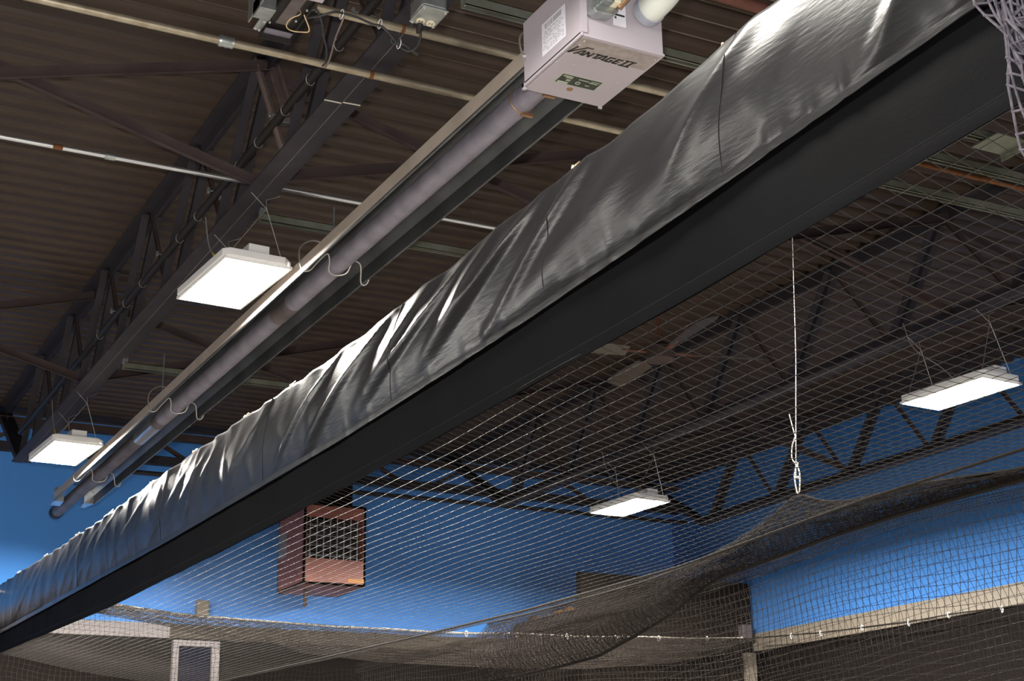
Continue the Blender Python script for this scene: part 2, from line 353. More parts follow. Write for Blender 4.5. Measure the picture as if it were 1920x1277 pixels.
def strut(yc, x0, x1, label, z=4.545):
    m = MB(); wd = 0.041
    m.box((x0, yc-wd/2, z), (x0+x1-x0, yc-wd/2+0.003, z+0.041)); m.box((x0, yc+wd/2-0.003, z), (x1, yc+wd/2, z+0.041)); m.box((x0, yc-wd/2, z+0.038), (x1, yc+wd/2, z+0.041))
    m.box((x0, yc-wd/2, z), (x1, yc-wd/2+0.010, z+0.003)); m.box((x0, yc+wd/2-0.010, z), (x1, yc+wd/2, z+0.003))
    t = thing('strut_channel', ((x0+x1)/2, yc, z), label, 'strut', 'slotted steel channels that carry the heater')
    m.build('channel', 'strut', t)
    c = MB(); c.box((x0-0.005, yc-0.018, z+0.04), (x0+0.028, yc+0.018, z+0.075)); c.tube([(x0+0.008, yc-0.004, z+0.0), (x0+0.008, yc-0.004, z+0.045)], 0.006, 8)
    c.build('beam_clamp', 'galv', t, bevel=0.003)
    return t
strut(4.375, 2.15, 8.6, 'greenish steel channel at the top edge, above the heater box')
strut(4.97, 4.36, 8.6, 'greenish steel channel seen through the net at upper right, below the orange pipe')
strut(4.64, 4.36, 8.6, 'greenish steel channel seen through the net at upper right, above the orange pipe')
strut(6.66, 2.14, 4.36, 'greenish steel channel just above the nearer glaring light')
strut(9.42, 2.14, 4.36, 'greenish steel channel halfway along the tube heater, above the far light')
for (x, yy, lab) in ((2.52, 6.66, 'thin threaded rod dropping to the heater from the channel above the near light'), (2.40, 9.42, 'thin threaded rod dropping to the heater from the far channel')):
    tag(MB().tube([(x, yy-0.028, 4.33), (x, yy-0.028, 4.68)], 0.0042, 8).build('threaded_rod', 'galv', smooth=True), lab, 'rod', 'threaded rods of the heater')

# ------------------------------------------------------------------ tube heater
t = thing('tube_heater', (2.42, 3.9, 4.2), 'long grey radiant tube heater with a boxy burner at its near end', 'heater')
HX = 2.42
m = MB()
prof_r = [(2.262, 4.193), (2.262, 4.262), (2.325, 4.335), (2.515, 4.335), (2.578, 4.262), (2.578, 4.193)]
outer = prof_r; inner = [(2.266, 4.193), (2.266, 4.260), (2.327, 4.331), (2.513, 4.331), (2.574, 4.260), (2.574, 4.193)]
Y0h, Y1h = 4.10, 12.05
vs = []
m.add([(x, yy, z) for yy in (Y0h, Y1h) for x, z in outer], [(i, i+1, 6+i+1, 6+i) for i in range(5)])
m.build('reflector', 'reflector', t, fix=False)
m = MB(); m.add([(x, yy, z) for yy in (Y0h, Y1h) for x, z in inner], [(i, 6+i, 6+i+1, i+1) for i in range(5)])
for sx in (2.2575, 2.5725): m.box((sx, Y0h, 4.186), (sx+0.010, Y1h, 4.194))
m.build('reflector_lining', 'reflector_in', t, fix=False)
MB().tube([(HX, 4.05, 4.243), (HX, 6.92, 4.243)], 0.048, 24).build('burner_tube', 'tube', t, True)
MB().tube([(HX, 4.40, 4.243), (HX, 4.52, 4.243)], 0.0495, 24).build('tube_sleeve', 'tube', t, True)
for yy in (4.43, 4.26):
    m = MB(); m.tube([(HX+0.0505*math.cos(k*PI/12), yy, 4.243+0.0505*math.sin(k*PI/12)) for k in range(24)], 0.0028, 6, closed=True)
    m.box((HX-0.004, yy-0.010, 4.183), (HX+0.045, yy+0.006, 4.195)); m.build('hose_clamp', 'copper', t)
MB().tube([(HX, 6.92, 4.243), (HX, 7.16, 4.243)], 0.0495, 24).build('tube_sleeve', 'tube_dark', t, True)
MB().tube([(HX, 7.16, 4.243), (HX, 9.42, 4.243)], 0.048, 24).build('burner_tube', 'tube', t, True)
MB().tube([(HX, 9.42, 4.243), (HX, 12.72, 4.243)], 0.048, 24).build('burner_tube', 'tube_dark', t, True)
MB().tube([(HX, 9.55, 4.243), (HX, 10.0, 4.243)], 0.049, 24).build('tube_sleeve', 'conduit_bright', t, True)
m = MB(); m.tube([(HX, 12.70, 4.243), (HX, 12.78, 4.243)], 0.055, 20); m.build('end_cap', 'black', t, True)
for sx, s2 in ((2.262, -1), (2.50, 1)):
    m = MB(); m.add([(sx, 12.05, 4.193), (sx+0.078, 12.05, 4.193), (sx+0.078-0.02*s2, 12.30, 4.205), (sx+0.02, 12.30, 4.205), (sx, 12.05, 4.30), (sx+0.078, 12.05, 4.32), (sx+0.078-0.02*s2, 12.30, 4.27), (sx+0.02, 12.30, 4.27)],
          [(0,3,2,1),(4,5,6,7),(0,1,5,4),(1,2,6,5),(2,3,7,6),(3,0,4,7)])
    m.build('end_shield', 'conduit_bright', t)
for yh in (4.06, 6.30, 9.05, 11.2):
    pts = [(2.40, yh+0.05, 4.345), (2.31, yh+0.06, 4.362), (2.245, yh+0.05, 4.31), (2.235, yh+0.02, 4.22), (2.245, yh, 4.178), (2.275, yh-0.01, 4.180), (2.31, yh-0.03, 4.225), (2.345, yh-0.05, 4.262), (2.365, yh-0.03, 4.235), (2.375, yh, 4.195), (2.42, yh+0.02, 4.187), (2.465, yh, 4.20), (2.485, yh-0.03, 4.25), (2.52, yh-0.04, 4.235), (2.555, yh+0.04, 4.178), (2.585, yh+0.05, 4.176), (2.596, yh+0.03, 4.21), (2.59, yh, 4.27), (2.53, yh, 4.345)]
    MB().tube(spline(pts, 5), 0.0036, 6).build('wire_hanger', 'wire', t, True)
# burner box
bx0, bx1, by0, by1, bz0, bz1 = 2.240, 2.560, 3.69, 4.08, 4.100, 4.345
ca = MB(); ca.box((bx0, by0, bz0+0.004), (bx1, by1, bz1))
casing = ca.build('burner_box', 'casing', t, bevel=0.003)
m = MB(); m.box((bx0+0.010, by0-0.004, bz0-0.003), (bx1+0.002, by1+0.018, bz0+0.004)); m.box((bx0, by0-0.004, bz0-0.003), (bx0+0.006, by1+0.016, bz0+0.012)); m.box((bx1-0.012, by1+0.012, bz0-0.012), (bx1+0.002, by1+0.018, bz0+0.004))
m.box((bx0, by1+0.004, bz0-0.010), (bx0+0.012, by1+0.016, bz0+0.012))
m.build('bottom_cover', 'casing', casing)
MB().box((bx0-0.003, by0-0.006, bz0+0.01), (bx0+0.022, by0, bz1)).build('corner_strip', 'casing', casing)
zb = bz0-0.0035
MB().box((2.250, 3.700, zb), (2.553, 3.800, zb+0.0008)).build('name_band', 'casing_band', casing)
# lettering VANTAGE II, read from below with its top towards the near face
lm = MB(); zl = zb-0.0006
def ltr(poly):   # (s along +X, t upwards = -Y)
    lm.prism([(s_, y_) for s_, y_ in poly], 'z', zl, zl+0.0012)
def LT(poly, s0, sx=1.0, sh=0.25, h=0.031, base=3.800):
    ltr([(s0 + sx*a + sh*h*b, base + (s0-2.25)*0.0 - b*h) for a, b in poly])
def stroke(a, b, wd, s0, h=0.031, sh=0.30, base=3.803):
    ax, ay = s0 + a[0] + sh*h*a[1], base - a[1]*h; bx_, by_ = s0 + b[0] + sh*h*b[1], base - b[1]*h
    lm.bar((ax, ay, zl+0.0006), (bx_, by_, zl+0.0006), wd, 0.0012)
wd = 0.0078
stroke((0.004, 1.55), (0.004, 0.0), 0.0075, 2.250); stroke((0.004, 0.1), (0.036, 1.75), 0.0075, 2.250); stroke((0.034, 1.72), (0.058, 1.72), 0.006, 2.250)
def A(s0): stroke((0, 0), (0.013, 1), wd, s0); stroke((0.013, 1), (0.021, 1), wd, s0); stroke((0.026, 0), (0.019, 1), wd, s0); stroke((0.006, 0.25), (0.024, 0.25), 0.005, s0)
A(2.277)
stroke((0, 0), (0, 1), wd, 2.310); stroke((0, 1), (0.021, 0), wd, 2.310); stroke((0.021, 0), (0.021, 1), wd, 2.310)
stroke((0, 0.95), (0.026, 0.95), wd, 2.339); stroke((0.013, 0), (0.013, 1), wd, 2.339)
A(2.360)
stroke((0.003, 0.08), (0.003, 0.92), wd, 2.392); stroke((0.0, 0.95), (0.024, 0.95), wd, 2.392); stroke((0.0, 0.07), (0.024, 0.07), wd, 2.392); stroke((0.022, 0.05), (0.022, 0.5), wd, 2.392); stroke((0.012, 0.48), (0.025, 0.48), 0.005, 2.392)
stroke((0.003, 0.0), (0.003, 1.0), wd, 2.423); stroke((0, 0.95), (0.022, 0.95), wd, 2.423); stroke((0, 0.5), (0.019, 0.5), 0.005, 2.423); stroke((0, 0.06), (0.022, 0.06), wd, 2.423)
stroke((0, 1.12), (0.042, 1.12), 0.0065, 2.451); stroke((0, -0.05), (0.042, -0.05), 0.0065, 2.451); stroke((0.010, -0.05), (0.010, 1.12), 0.0085, 2.451); stroke((0.031, -0.05), (0.031, 1.12), 0.0085, 2.451)
lo = lm.build('lettering', 'ink', casing)
# rating plate
MB().box((2.313, 3.935, zb-0.0005), (2.474, 4.002, zb+0.001)).build('plate_border', 'plate_print', casing)
pl = MB().box((2.316, 3.938, zb-0.0011), (2.471, 3.999, zb+0.001)).build('rating_plate', 'plate', casing)
m = MB()
for (x0, y0_, x1, y1_) in ((2.322, 3.944, 2.36, 3.950), (2.335, 3.954, 2.362, 3.958), (2.385, 3.950, 2.425, 3.954), (2.43, 3.955, 2.462, 3.960), (2.345, 3.966, 2.362, 3.970), (2.345, 3.974, 2.362, 3.978), (2.322, 3.986, 2.362, 3.997), (2.425, 3.978, 2.442, 3.982), (2.432, 3.946, 2.466, 3.949)):
    m.box((x0, y0_, zb-0.0016), (x1, y1_, zb-0.001))
m.build('plate_print', 'plate_print', casing)
MB().tube([(2.394+0.008*math.cos(k*PI/8), 3.976+0.008*math.sin(k*PI/8), zb-0.0013) for k in range(16)], 0.0016, 5, closed=True).build('plate_emblem', 'plate_print', casing)
m = MB(); m.tube([(2.392, 4.028, zb-0.002), (2.392, 4.028, zb+0.001)], 0.0115, 20); m.build('round_plug', 'copper', casing)
m = MB()
for (x, yy) in ((2.268, 3.716), (2.268, 3.745), (2.316, 3.868), (2.256, 3.874), (2.343, 3.818), (2.517, 3.913), (2.545, 3.72)): m.ball((x, yy, zb), 0.0035)
m.build('screws', 'wire', casing)
# side label with a bar code and rows of grey print
MB().box((bx0-0.0012, 3.787, 4.145), (bx0, 3.945, 4.266)).build('side_label', 'paper', casing)
m = MB()
for k in range(26):
    if random.random() < 0.75: m.box((bx0-0.0018, 3.81+k*0.0044, 4.238), (bx0-0.001, 3.81+k*0.0044+0.0026, 4.257))
for r_ in range(9):
    zz = 4.226 - r_*0.0088; yy = 3.795
    while yy < 3.93:
        ln = random.uniform(0.008, 0.022)
        if random.random() < 0.72: m.box((bx0-0.0018, yy, zz), (bx0-0.001, min(yy+ln, 3.938), zz+0.0026))
        yy += ln + 0.006
m.build('label_print', 'ink_grey', casing)
m = MB()
for (yy, zz) in ((3.725, 4.275), (3.735, 4.262), (4.07, 4.21)): m.tube([(bx0-0.012, yy, zz), (bx0, yy, zz)], 0.004, 8); m.tube([(bx0-0.005, yy, zz), (bx0, yy, zz)], 0.008, 6)
m.build('side_screws', 'wire', casing)
# front face: junction box, white label, pipe collar
jb = MB(); jb.prism([(2.262, 4.33), (2.262, 4.178), (2.272, 4.166), (2.335, 4.170), (2.358, 4.190), (2.358, 4.33)], 'y', 3.64, 3.69)
jbo = jb.build('junction_box', 'galv', casing, bevel=0.004)
MB().box((2.283, 3.605, 4.196), (2.322, 3.64, 4.33)).build('junction_cover', 'galv', jbo, bevel=0.003)
MB().box((2.322, 3.605, 4.198), (2.346, 3.642, 4.33)).build('cream_switch', 'cream', jbo, bevel=0.002)
MB().box((2.366, 3.688, 4.168), (2.415, 3.69, 4.33)).build('front_label', 'paper', casing, bevel=0.0)
m = MB(); m.box((2.372, 3.6865, 4.205), (2.410, 3.688, 4.211)); m.prism([(2.369, 4.197), (2.377, 4.203), (2.377, 4.191)], 'y', 3.6865, 3.688); m.build('front_label_print', 'ink', casing)
MB().tube(spline([(2.348, 3.62, 4.205), (2.360, 3.61, 4.222), (2.385, 3.60, 4.245), (2.41, 3.59, 4.29), (2.43, 3.57, 4.36)], 6), 0.0075, 10).build('gas_connector', 'conduit', casing, True)
MB().tube([(2.350, 3.63, 4.196), (2.372, 3.605, 4.228)], [0.012, 0.011], 8).build('brass_fitting', 'copper', casing, True)
t = thing('air_intake_pipe', (2.505, 3.66, 4.24), 'white elbow pipe rising from the front of the grey burner box', 'pipe')
MB().tube([(2.495, 3.682, 4.243), (2.495, 3.650, 4.243)], 0.053, 24).build('coupling', 'gasket', t, True)
MB().tube(spline([(2.495, 3.668, 4.243), (2.497, 3.63, 4.246), (2.515, 3.585, 4.275), (2.535, 3.57, 4.33), (2.56, 3.56, 4.42), (2.60, 3.56, 4.62)], 6), 0.049, 24).build('elbow', 'pvc', t, True)

# ------------------------------------------------------------------ lamps in view
def high_bay(cx, cy, z, ztop, rot, label, tagged):
    t = thing('high_bay_light', (cx, cy, z), label, 'light', 'white LED high bay lights')
    m = MB(); hw, hl = 0.178, 0.350
    poly = [(-hw, -hl+0.03), (-hw+0.03, -hl), (hw-0.05, -hl), (hw, -hl+0.05), (hw, hl-0.04), (hw-0.04, hl), (-hw+0.04, hl), (-hw, hl-0.04)]
    c, s = math.cos(rot), math.sin(rot)
    def tr(x, y_): return (cx + c*x - s*y_, cy + s*x + c*y_)
    m.prism([tr(*p) for p in poly], 'z', z, z+0.038)
    m.build('housing', 'white', t, bevel=0.004)
    m = MB(); m.prism([tr(*p) for p in ((-0.05, -0.33), (0.055, -0.33), (0.055, 0.2), (-0.05, 0.2))], 'z', z+0.038, z+0.085); m.build('driver_box', 'white', t, bevel=0.004)
    m = MB()
    for x0, x1, y0_, y1_ in ((-0.172, -0.160, -0.334, 0.334), (0.160, 0.172, -0.334, 0.334), (-0.160, 0.160, -0.334, -0.324), (-0.160, 0.160, 0.324, 0.334)):
        m.prism([tr(*p) for p in ((x0, y0_), (x1, y0_), (x1, y1_), (x0, y1_))], 'z', z-0.012, z+0.001)
    m.build('rim', 'white', t)  # added lip below the lens, cuts light spilling onto the heater reflector
    m = MB(); m.prism([tr(*p) for p in ((-0.160, -0.324), (0.160, -0.324), (0.160, 0.324), (-0.160, 0.324))], 'z', z-0.005, z); m.build('lens', 'lens', t)
    for e in (-1, 1):
        top = Vector((2.08 if cx < 4 else 6.58, cy+e*0.30, ztop)); top.x += 0.02
        m = MB()
        for sx in (-0.13, 0.13):
            q = tr(sx, e*0.30); m.tube([top, (q[0], q[1], z+0.038)], 0.0018, 5)
        m.tube([top, top+Vector((0.0, 0.01, 0.05)), top+Vector((0.075, 0.03, 0.09))], 0.0018, 5); m.tube([top, top+Vector((-0.07, 0.03, 0.085))], 0.0018, 5)
        m.build('hanging_wire', 'wire', t)
    q = tr(-0.03, 0.0)
    P = spline([(top.x-0.13, cy+0.30, ztop+0.16), (top.x-0.12, cy+0.24, ztop-0.02), (q[0]-0.03, q[1]+0.08, (z+ztop)/2), (q[0], q[1], z+0.08)], 8)
    cb = MB().tube(P, 0.0032, 6).build('power_cable', 'wire', t, True)
    if tagged: MB().tube(P[12:18], 0.006, 6).build('yellow_tag', 'wire_yellow', cb, True)
high_bay(2.04, 6.74, 4.232, 4.52, 0.06, 'glaring white light panel on wires, nearer of the two beside the tube heater', True)
high_bay(2.035, 10.56, 4.232, 4.52, 0.06, 'glaring white light panel by the far end of the tube heater', True)
high_bay(6.59, 6.52, 4.155, 4.52, 0.06, 'white light panel behind the net at the right edge against the blue wall', False)
high_bay(6.53, 10.25, 4.155, 4.52, 0.06, 'small bright light panel behind the net, left of the hanging white wire', False)

# ------------------------------------------------------------------ bracket, outlet box and cords at the top
t = thing('metal_tray', (1.58, 4.6, 4.5), 'open black metal tray with bolts and a loose tan wire, at the top edge', 'tray')
m = MB(); m.box((1.515, 4.30, 4.52), (1.635, 4.80, 4.528)); m.box((1.515, 4.30, 4.500), (1.520, 4.80, 4.528)); m.box((1.630, 4.30, 4.500), (1.635, 4.80, 4.528)); m.box((1.515, 4.795, 4.47), (1.635, 4.80, 4.528))
m.build('tray', 'black', t)
MB().box((1.552, 4.52, 4.5135), (1.60, 4.74, 4.520)).build('plate', 'tube_dark', t)
MB().box((1.525, 4.765, 4.494), (1.628, 4.797, 4.500)).build('flange', 'tube', t)
MB().box((1.565, 4.475, 4.49), (1.645, 4.497, 4.512)).build('edge_strip', 'casing', t)
m = MB(); m.box((1.452, 4.30, 4.50), (1.458, 4.76, 4.60)); m.box((1.452, 4.62, 4.49), (1.515, 4.70, 4.55)); m.box((1.485, 4.70, 4.50), (1.520, 4.80, 4.506)); m.build('side_bracket', 'galv', t, bevel=0.002)
m = MB()
for p in ((1.535, 4.50, 4.518), (1.61, 4.505, 4.51), (1.53, 4.74, 4.51), (1.615, 4.69, 4.51), (1.498, 4.69, 4.495), (1.503, 4.72, 4.495), (1.492, 4.785, 4.497), (1.507, 4.79, 4.497), (1.585, 4.50, 4.515), (1.625, 4.60, 4.51)): MB().ball(p, 0.0055).build('bolt', 'wire', t)
MB().tube(spline([(1.597, 4.60, 4.505), (1.578, 4.539, 4.45), (1.558, 4.583, 4.45), (1.56, 4.636, 4.45), (1.586, 4.662, 4.45), (1.625, 4.656, 4.45), (1.647, 4.632, 4.45), (1.614, 4.60, 4.49)], 6), 0.0022, 6).build('loose_wire', 'wire_tan', t, True)

t = thing('outlet_box', (2.02, 4.40, 4.5), 'silver metal outlet box with two round sockets under the near truss', 'outlet')
m = MB(); m.prism([(1.958, 4.325), (1.968, 4.312), (2.052, 4.312), (2.062, 4.325), (2.068, 4.43), (2.058, 4.442), (1.972, 4.442), (1.962, 4.43)], 'z', 4.474, 4.535); m.build('box', 'galv', t, bevel=0.004)
MB().box((1.962, 4.315, 4.466), (2.066, 4.443, 4.474)).build('cover', 'galv', t, bevel=0.004)
for x in (1.996, 2.036):
    s_ = MB().tube([(x, 4.412, 4.461), (x, 4.412, 4.467)], 0.0165, 20).build('socket', 'cream', t)
    MB().box((x-0.007, 4.405, 4.4605), (x-0.004, 4.418, 4.4612)).box((x+0.004, 4.405, 4.4605), (x+0.007, 4.418, 4.4612)).build('slots', 'ink', s_)
m = MB()
for p in ((1.972, 4.326, 4.466), (2.056, 4.326, 4.466), (1.972, 4.434, 4.466), (2.056, 4.434, 4.466)): m.ball(p, 0.006)
m.build('screws', 'wire', t)
MB().tube([(2.035, 4.36, 4.535), (2.055, 4.28, 4.58), (2.07, 4.20, 4.60)], 0.009, 10).build('conduit_stub', 'conduit_bright', t, True)

t = thing('power_cord', (1.9, 4.55, 4.48), 'black power cord looped and plugged into the silver outlet box', 'cord')
MB().tube(spline([(1.640, 4.659, 4.515), (1.675, 4.599, 4.50), (1.72, 4.574, 4.515), (1.762, 4.585, 4.525), (1.824, 4.590, 4.525), (1.881, 4.60, 4.52), (1.913, 4.585, 4.51), (1.951, 4.591, 4.49), (2.001, 4.622, 4.47), (2.041, 4.629, 4.46), (2.055, 4.58, 4.455), (2.035, 4.50, 4.452), (2.005, 4.44, 4.45), (1.997, 4.415, 4.455)], 6), 0.0048, 8).build('cord', 'cord_black', t, True)
MB().tube(spline([(2.0, 4.615, 4.472), (1.976, 4.614, 4.49), (1.972, 4.628, 4.485), (1.993, 4.635, 4.48), (2.029, 4.626, 4.478), (2.078, 4.650, 4.47), (2.090, 4.640, 4.466), (2.034, 4.613, 4.468), (1.99, 4.60, 4.48)], 6), 0.0045, 8).build('loop', 'cord_black', t, True)
MB().tube([(1.997, 4.418, 4.458), (1.998, 4.430, 4.440), (1.999, 4.446, 4.432)], [0.011, 0.0115, 0.006], 10).build('plug', 'black', t, True)
for p in ((1.998, 4.615, 4.472), (1.913, 4.60, 4.528), (1.76, 4.60, 4.53)):
    MB().tube([(p[0], p[1]+0.020*math.cos(k*PI/6), p[2]+0.018*math.sin(k*PI/6)) for k in range(12)], 0.0017, 5, closed=True).build('cable_tie', 'white', t, True)
tag(MB().tube(spline([(1.642, 4.60, 4.515), (1.662, 4.597, 4.52), (1.701, 4.651, 4.51), (1.751, 4.758, 4.51), (1.797, 4.85, 4.52), (1.840, 4.97, 4.535), (1.845, 5.02, 4.54)], 6), 0.0042, 8).build('hanging_cable', 'cord_black', smooth=True), 'black cable drooping from the black tray down to the beige conduit', 'cable', 'loose black cables by the tray')
tag(MB().tube(spline([(1.769, 4.60, 4.52), (1.774, 4.637, 4.515), (1.796, 4.758, 4.515), (1.835, 4.912, 4.52), (1.86, 5.03, 4.54)], 6), 0.0036, 8).build('hanging_cable', 'steel_tan', smooth=True), 'thin brown cable strung between the two beige conduits', 'cable', 'loose black cables by the tray')

# ------------------------------------------------------------------ black vinyl valence
HEM = [(0.8, 2.900), (1.74, 2.881), (2.31, 2.863), (2.815, 2.851), (4.437, 2.839), (5.935, 2.846), (8.6, 2.877), (12.14, 2.994), (12.6, 3.01)]
MID = [(0.8, 3.135), (1.772, 3.110), (2.046, 3.100), (2.758, 3.065), (3.516, 3.039), (4.99, 3.021), (7.28, 3.044), (12.07, 3.138), (12.6, 3.16)]
TOP = [(0.8, 3.52), (2.36, 3.437), (2.57, 3.424), (2.83, 3.404), (3.29, 3.406), (3.7, 3.386), (4.59, 3.377), (5.02, 3.366), (5.71, 3.388), (7.09, 3.422), (8.75, 3.439), (10.6, 3.489), (12.3, 3.549), (12.6, 3.56)]
YA, YB = 1.70, 12.4
CLIPS = [2.13, 2.57, 3.29, 3.70, 4.28, 5.02, 5.6, 6.2, 7.0, 7.8, 8.7, 9.6, 10.6, 11.6]
def sm(tab, yy):
    return 0.25*interp(tab, yy-0.3) + 0.5*interp(tab, yy) + 0.25*interp(tab, yy+0.3)
def ridge(v): return 1 - abs(v)
def fold(yy, u):
    s = yy - (0.62 + 0.10*math.sin(yy*1.7))*u*min(1.3, 0.55 + 0.16*yy)
    near = max(0.0, min(1.0, (6.2-yy)/2.5)); far = 1 - near
    env = math.sin(PI*min(1, u*0.88+0.10))
    a = fb(s*1.5, u*0.5, 3.1, 1) * 0.024
    b = max(0, ridge(fb(s*2.6+5, u*0.35, 9.2, 1)*2.0) - 0.60) * 0.055
    c = fb(yy*4.5 - u*0.5, u*0.7, 1.7, 2) * 0.0045 + max(0, ridge(fb(yy*3.1+2, u*0.5, 6.2, 1)*2.6) - 0.70)*0.010
    top = math.exp(-u*9)
    dcl = min(abs(yy-cy_) for cy_ in CLIPS)
    d = top * (0.006*math.sin(yy*22 + 3*math.sin(yy*2)) * min(1, dcl*6) + 0.006*fb(yy*6, u*2, 0.3, 1))*(0.35+0.65*far)
    e = 0.006*max(0, ridge(fb(yy*8+3, u*0.5, 2.2, 1)*2.2)-0.45)*math.exp(-max(0, 0.93-u)*9)*near*(1 if u > 0.4 else 0)
    return e*2.2 + (a + b)*env*(0.25+0.75*near) + c*(0.35*near + 0.9*far) + d
ys = []
yy = YA
while yy < YB: ys.append(yy); yy += 0.010 + 0.0016*yy
ys.append(YB)
t = thing('vinyl_valence', (1.95, 6, 3.0), 'long black vinyl valence draped over a cable, crossing the whole picture', 'valence')
NU = 30; G = []
for yy in ys:
    zt, zm = sm(TOP, yy), sm(MID, yy)
    sag = -0.006*min(1, min(abs(yy-c_) for c_ in CLIPS)*5)
    row = [(1.992, yy, zt-0.06), (1.985, yy, zt-0.02+sag), (1.972, yy, zt+sag)]
    for j in range(NU+1):
        u = j/NU
        x = 1.952 + 0.003*u - 0.022*math.sin(PI*u) - fold(yy, u)*(1 if u < 0.9 else 1-(u-0.9)*7.5)
        z = zt + (zm-zt)*u + (sag if u == 0 else sag*(1-u)**6)
        row.append((x, yy, z))
    G.append(row)
MB().grid(G).build('upper_flap', 'vinyl', t, False, fix=False).data.shade_smooth()
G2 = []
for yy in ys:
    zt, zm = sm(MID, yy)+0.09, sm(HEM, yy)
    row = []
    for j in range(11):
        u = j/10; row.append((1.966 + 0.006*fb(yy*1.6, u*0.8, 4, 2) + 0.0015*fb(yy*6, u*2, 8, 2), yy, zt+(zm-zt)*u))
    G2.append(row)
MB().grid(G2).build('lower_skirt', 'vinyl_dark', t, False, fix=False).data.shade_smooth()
for ysm in (2.50, 3.35, 4.45, 5.8, 7.4, 9.3):
    pts = []
    for j in range(0, 29):
        u = j/30; yq = ysm + 0.10*u; zt, zm = sm(TOP, yq), sm(MID, yq)
        pts.append((1.952 + 0.003*u - 0.022*math.sin(PI*u) - fold(yq, u)*(1 if u < 0.85 else 1-(u-0.85)*6.2) - 0.0006, yq, zt+(zm-zt)*u-0.003*(1-u)))
    MB().tube(pts, 0.0011, 4).build('sewn_seam', 'vinyl', t)
def hemstrip(tab, X, off, name, m, dz0, dz1, fn=None):
    g = []
    for yy in ys:
        z = sm(tab, yy); x = X if fn is None else fn(yy)
        g.append([(x-off, yy, z+dz1), (x-off-0.0012, yy, z+(dz0+dz1)/2), (x-off, yy, z+dz0)])
    MB().grid(g).build(name, m, t, fix=False).data.shade_smooth()
ux = lambda yy: 1.952+0.003*0.95-0.022*math.sin(PI*0.95)-fold(yy, 0.95)*0.38+0.002
hemstrip(MID, 0, 0.003, 'flap_hem', 'vinyl', -0.002, 0.030, ux)
hemstrip(HEM, 1.962, 0.004, 'skirt_hem', 'vinyl_dark', -0.002, 0.032)
MB().tube([(1.958, yy, sm(HEM, yy)+0.033) for yy in ys[::2]], 0.0008, 4).build('hem_stitching', 'stitch', t)
MB().tube([(ux(yy)-0.003, yy, sm(MID, yy)+0.031) for yy in ys[::2]], 0.0007, 4).build('hem_stitching', 'stitch', t)
tag(MB().tube([(1.978, yy, sm(TOP, yy)+0.004) for yy in ys[::6]], 0.0035, 6).build('support_cable', 'wire', smooth=True), 'thin steel cable along the top of the black valence', 'cable')
for i, cy_ in enumerate(CLIPS):
    z = sm(TOP, cy_)
    m = MB(); m.tube([(1.966+0.010*math.cos(k*PI/6), cy_+0.012*math.sin(k*PI/6), z+0.012+0.010*math.cos(k*PI/6)) for k in range(12)], 0.0028, 6, closed=True)
    m.ball((1.958, cy_, z+0.004), 0.007)
    tag(m.build('valence_clip', 'brass', smooth=True), 'small shiny metal clip on the black valence top edge, %s from its upper right end' % ORD[i], 'clip', 'metal clips holding the valence to its cable')

# ------------------------------------------------------------------ netting
def net_mesh(name, P, r, m, knot=1.9, sides=3, parent=None, usel=None, vsel=None, knots=True):
    P = np.asarray(P, float); nu, nv = P.shape[:2]
    V = []; F = []; base = 0
    def tubes(L):
        nonlocal base
        n = len(L); T = np.gradient(L, axis=0); T /= np.linalg.norm(T, axis=1, keepdims=True)+1e-12
        ref = np.tile(np.array([0.31, 0.27, 0.91]), (n, 1)); B = np.cross(T, ref); B /= np.linalg.norm(B, axis=1, keepdims=True)+1e-12
        C = np.cross(T, B)
        ring = np.stack([L + r*(math.cos(2*PI*k/sides)*B + math.sin(2*PI*k/sides)*C) for k in range(sides)], 1).reshape(-1, 3)
        V.append(ring); i = np.arange(n-1)[:, None]; k = np.arange(sides)[None, :]
        a = i*sides+k; b = i*sides+(k+1) % sides
        F.append((np.stack([a, b, b+sides, a+sides], -1).reshape(-1, 4) + base)); base += n*sides
    for i in (range(nu) if usel is None else usel): tubes(P[i])
    for j in (range(nv) if vsel is None else vsel): tubes(P[:, j])
    faces = [np.concatenate(F)]
    if knots:
        K = P.reshape(-1, 3); d = r*knot
        o = np.array([(d,0,0),(0,d,0),(-d,0,0),(0,-d,0),(0,0,d),(0,0,-d)])
        V.append((K[:, None, :]+o).reshape(-1, 3))
        q = np.array([(0,1,4,4),(1,2,4,4),(2,3,4,4),(3,0,4,4),(1,0,5,5),(2,1,5,5),(3,2,5,5),(0,3,5,5)])
        tri = (np.arange(len(K))[:, None, None]*6 + q[None, :, :3]).reshape(-1, 3) + base
    else: tri = np.zeros((0, 3), int)
    Vv = np.concatenate(V); quads = faces[0]
    me = bpy.data.meshes.new(name)
    nl = quads.size + tri.size; npoly = len(quads)+len(tri)
    me.vertices.add(len(Vv)); me.vertices.foreach_set('co', Vv.astype(np.float32).ravel())
    me.loops.add(nl); me.loops.foreach_set('vertex_index', np.concatenate([quads.ravel(), tri.ravel()]).astype(np.int32))
    me.polygons.add(npoly); me.polygons.foreach_set('loop_start', np.concatenate([np.arange(len(quads))*4, quads.size+np.arange(len(tri))*3]).astype(np.int32))
    me.update(calc_edges=True); me.validate(); me.shade_smooth()
    me.materials.append(MT[m])
    o = bpy.data.objects.new(name, me); COL.objects.link(o)
    if parent: o.parent = parent; o.matrix_parent_inverse = Matrix.Translation(parent.location).inverted()
    return o
CELL = 0.0445
ROPE = [(1.0, 2.78), (2.0, 2.755), (3.22, 2.732), (3.89, 2.721), (4.34, 2.701), (5.06, 2.665), (6.39, 2.660), (7.77, 2.682), (9.5, 2.72), (12.2, 2.78)]
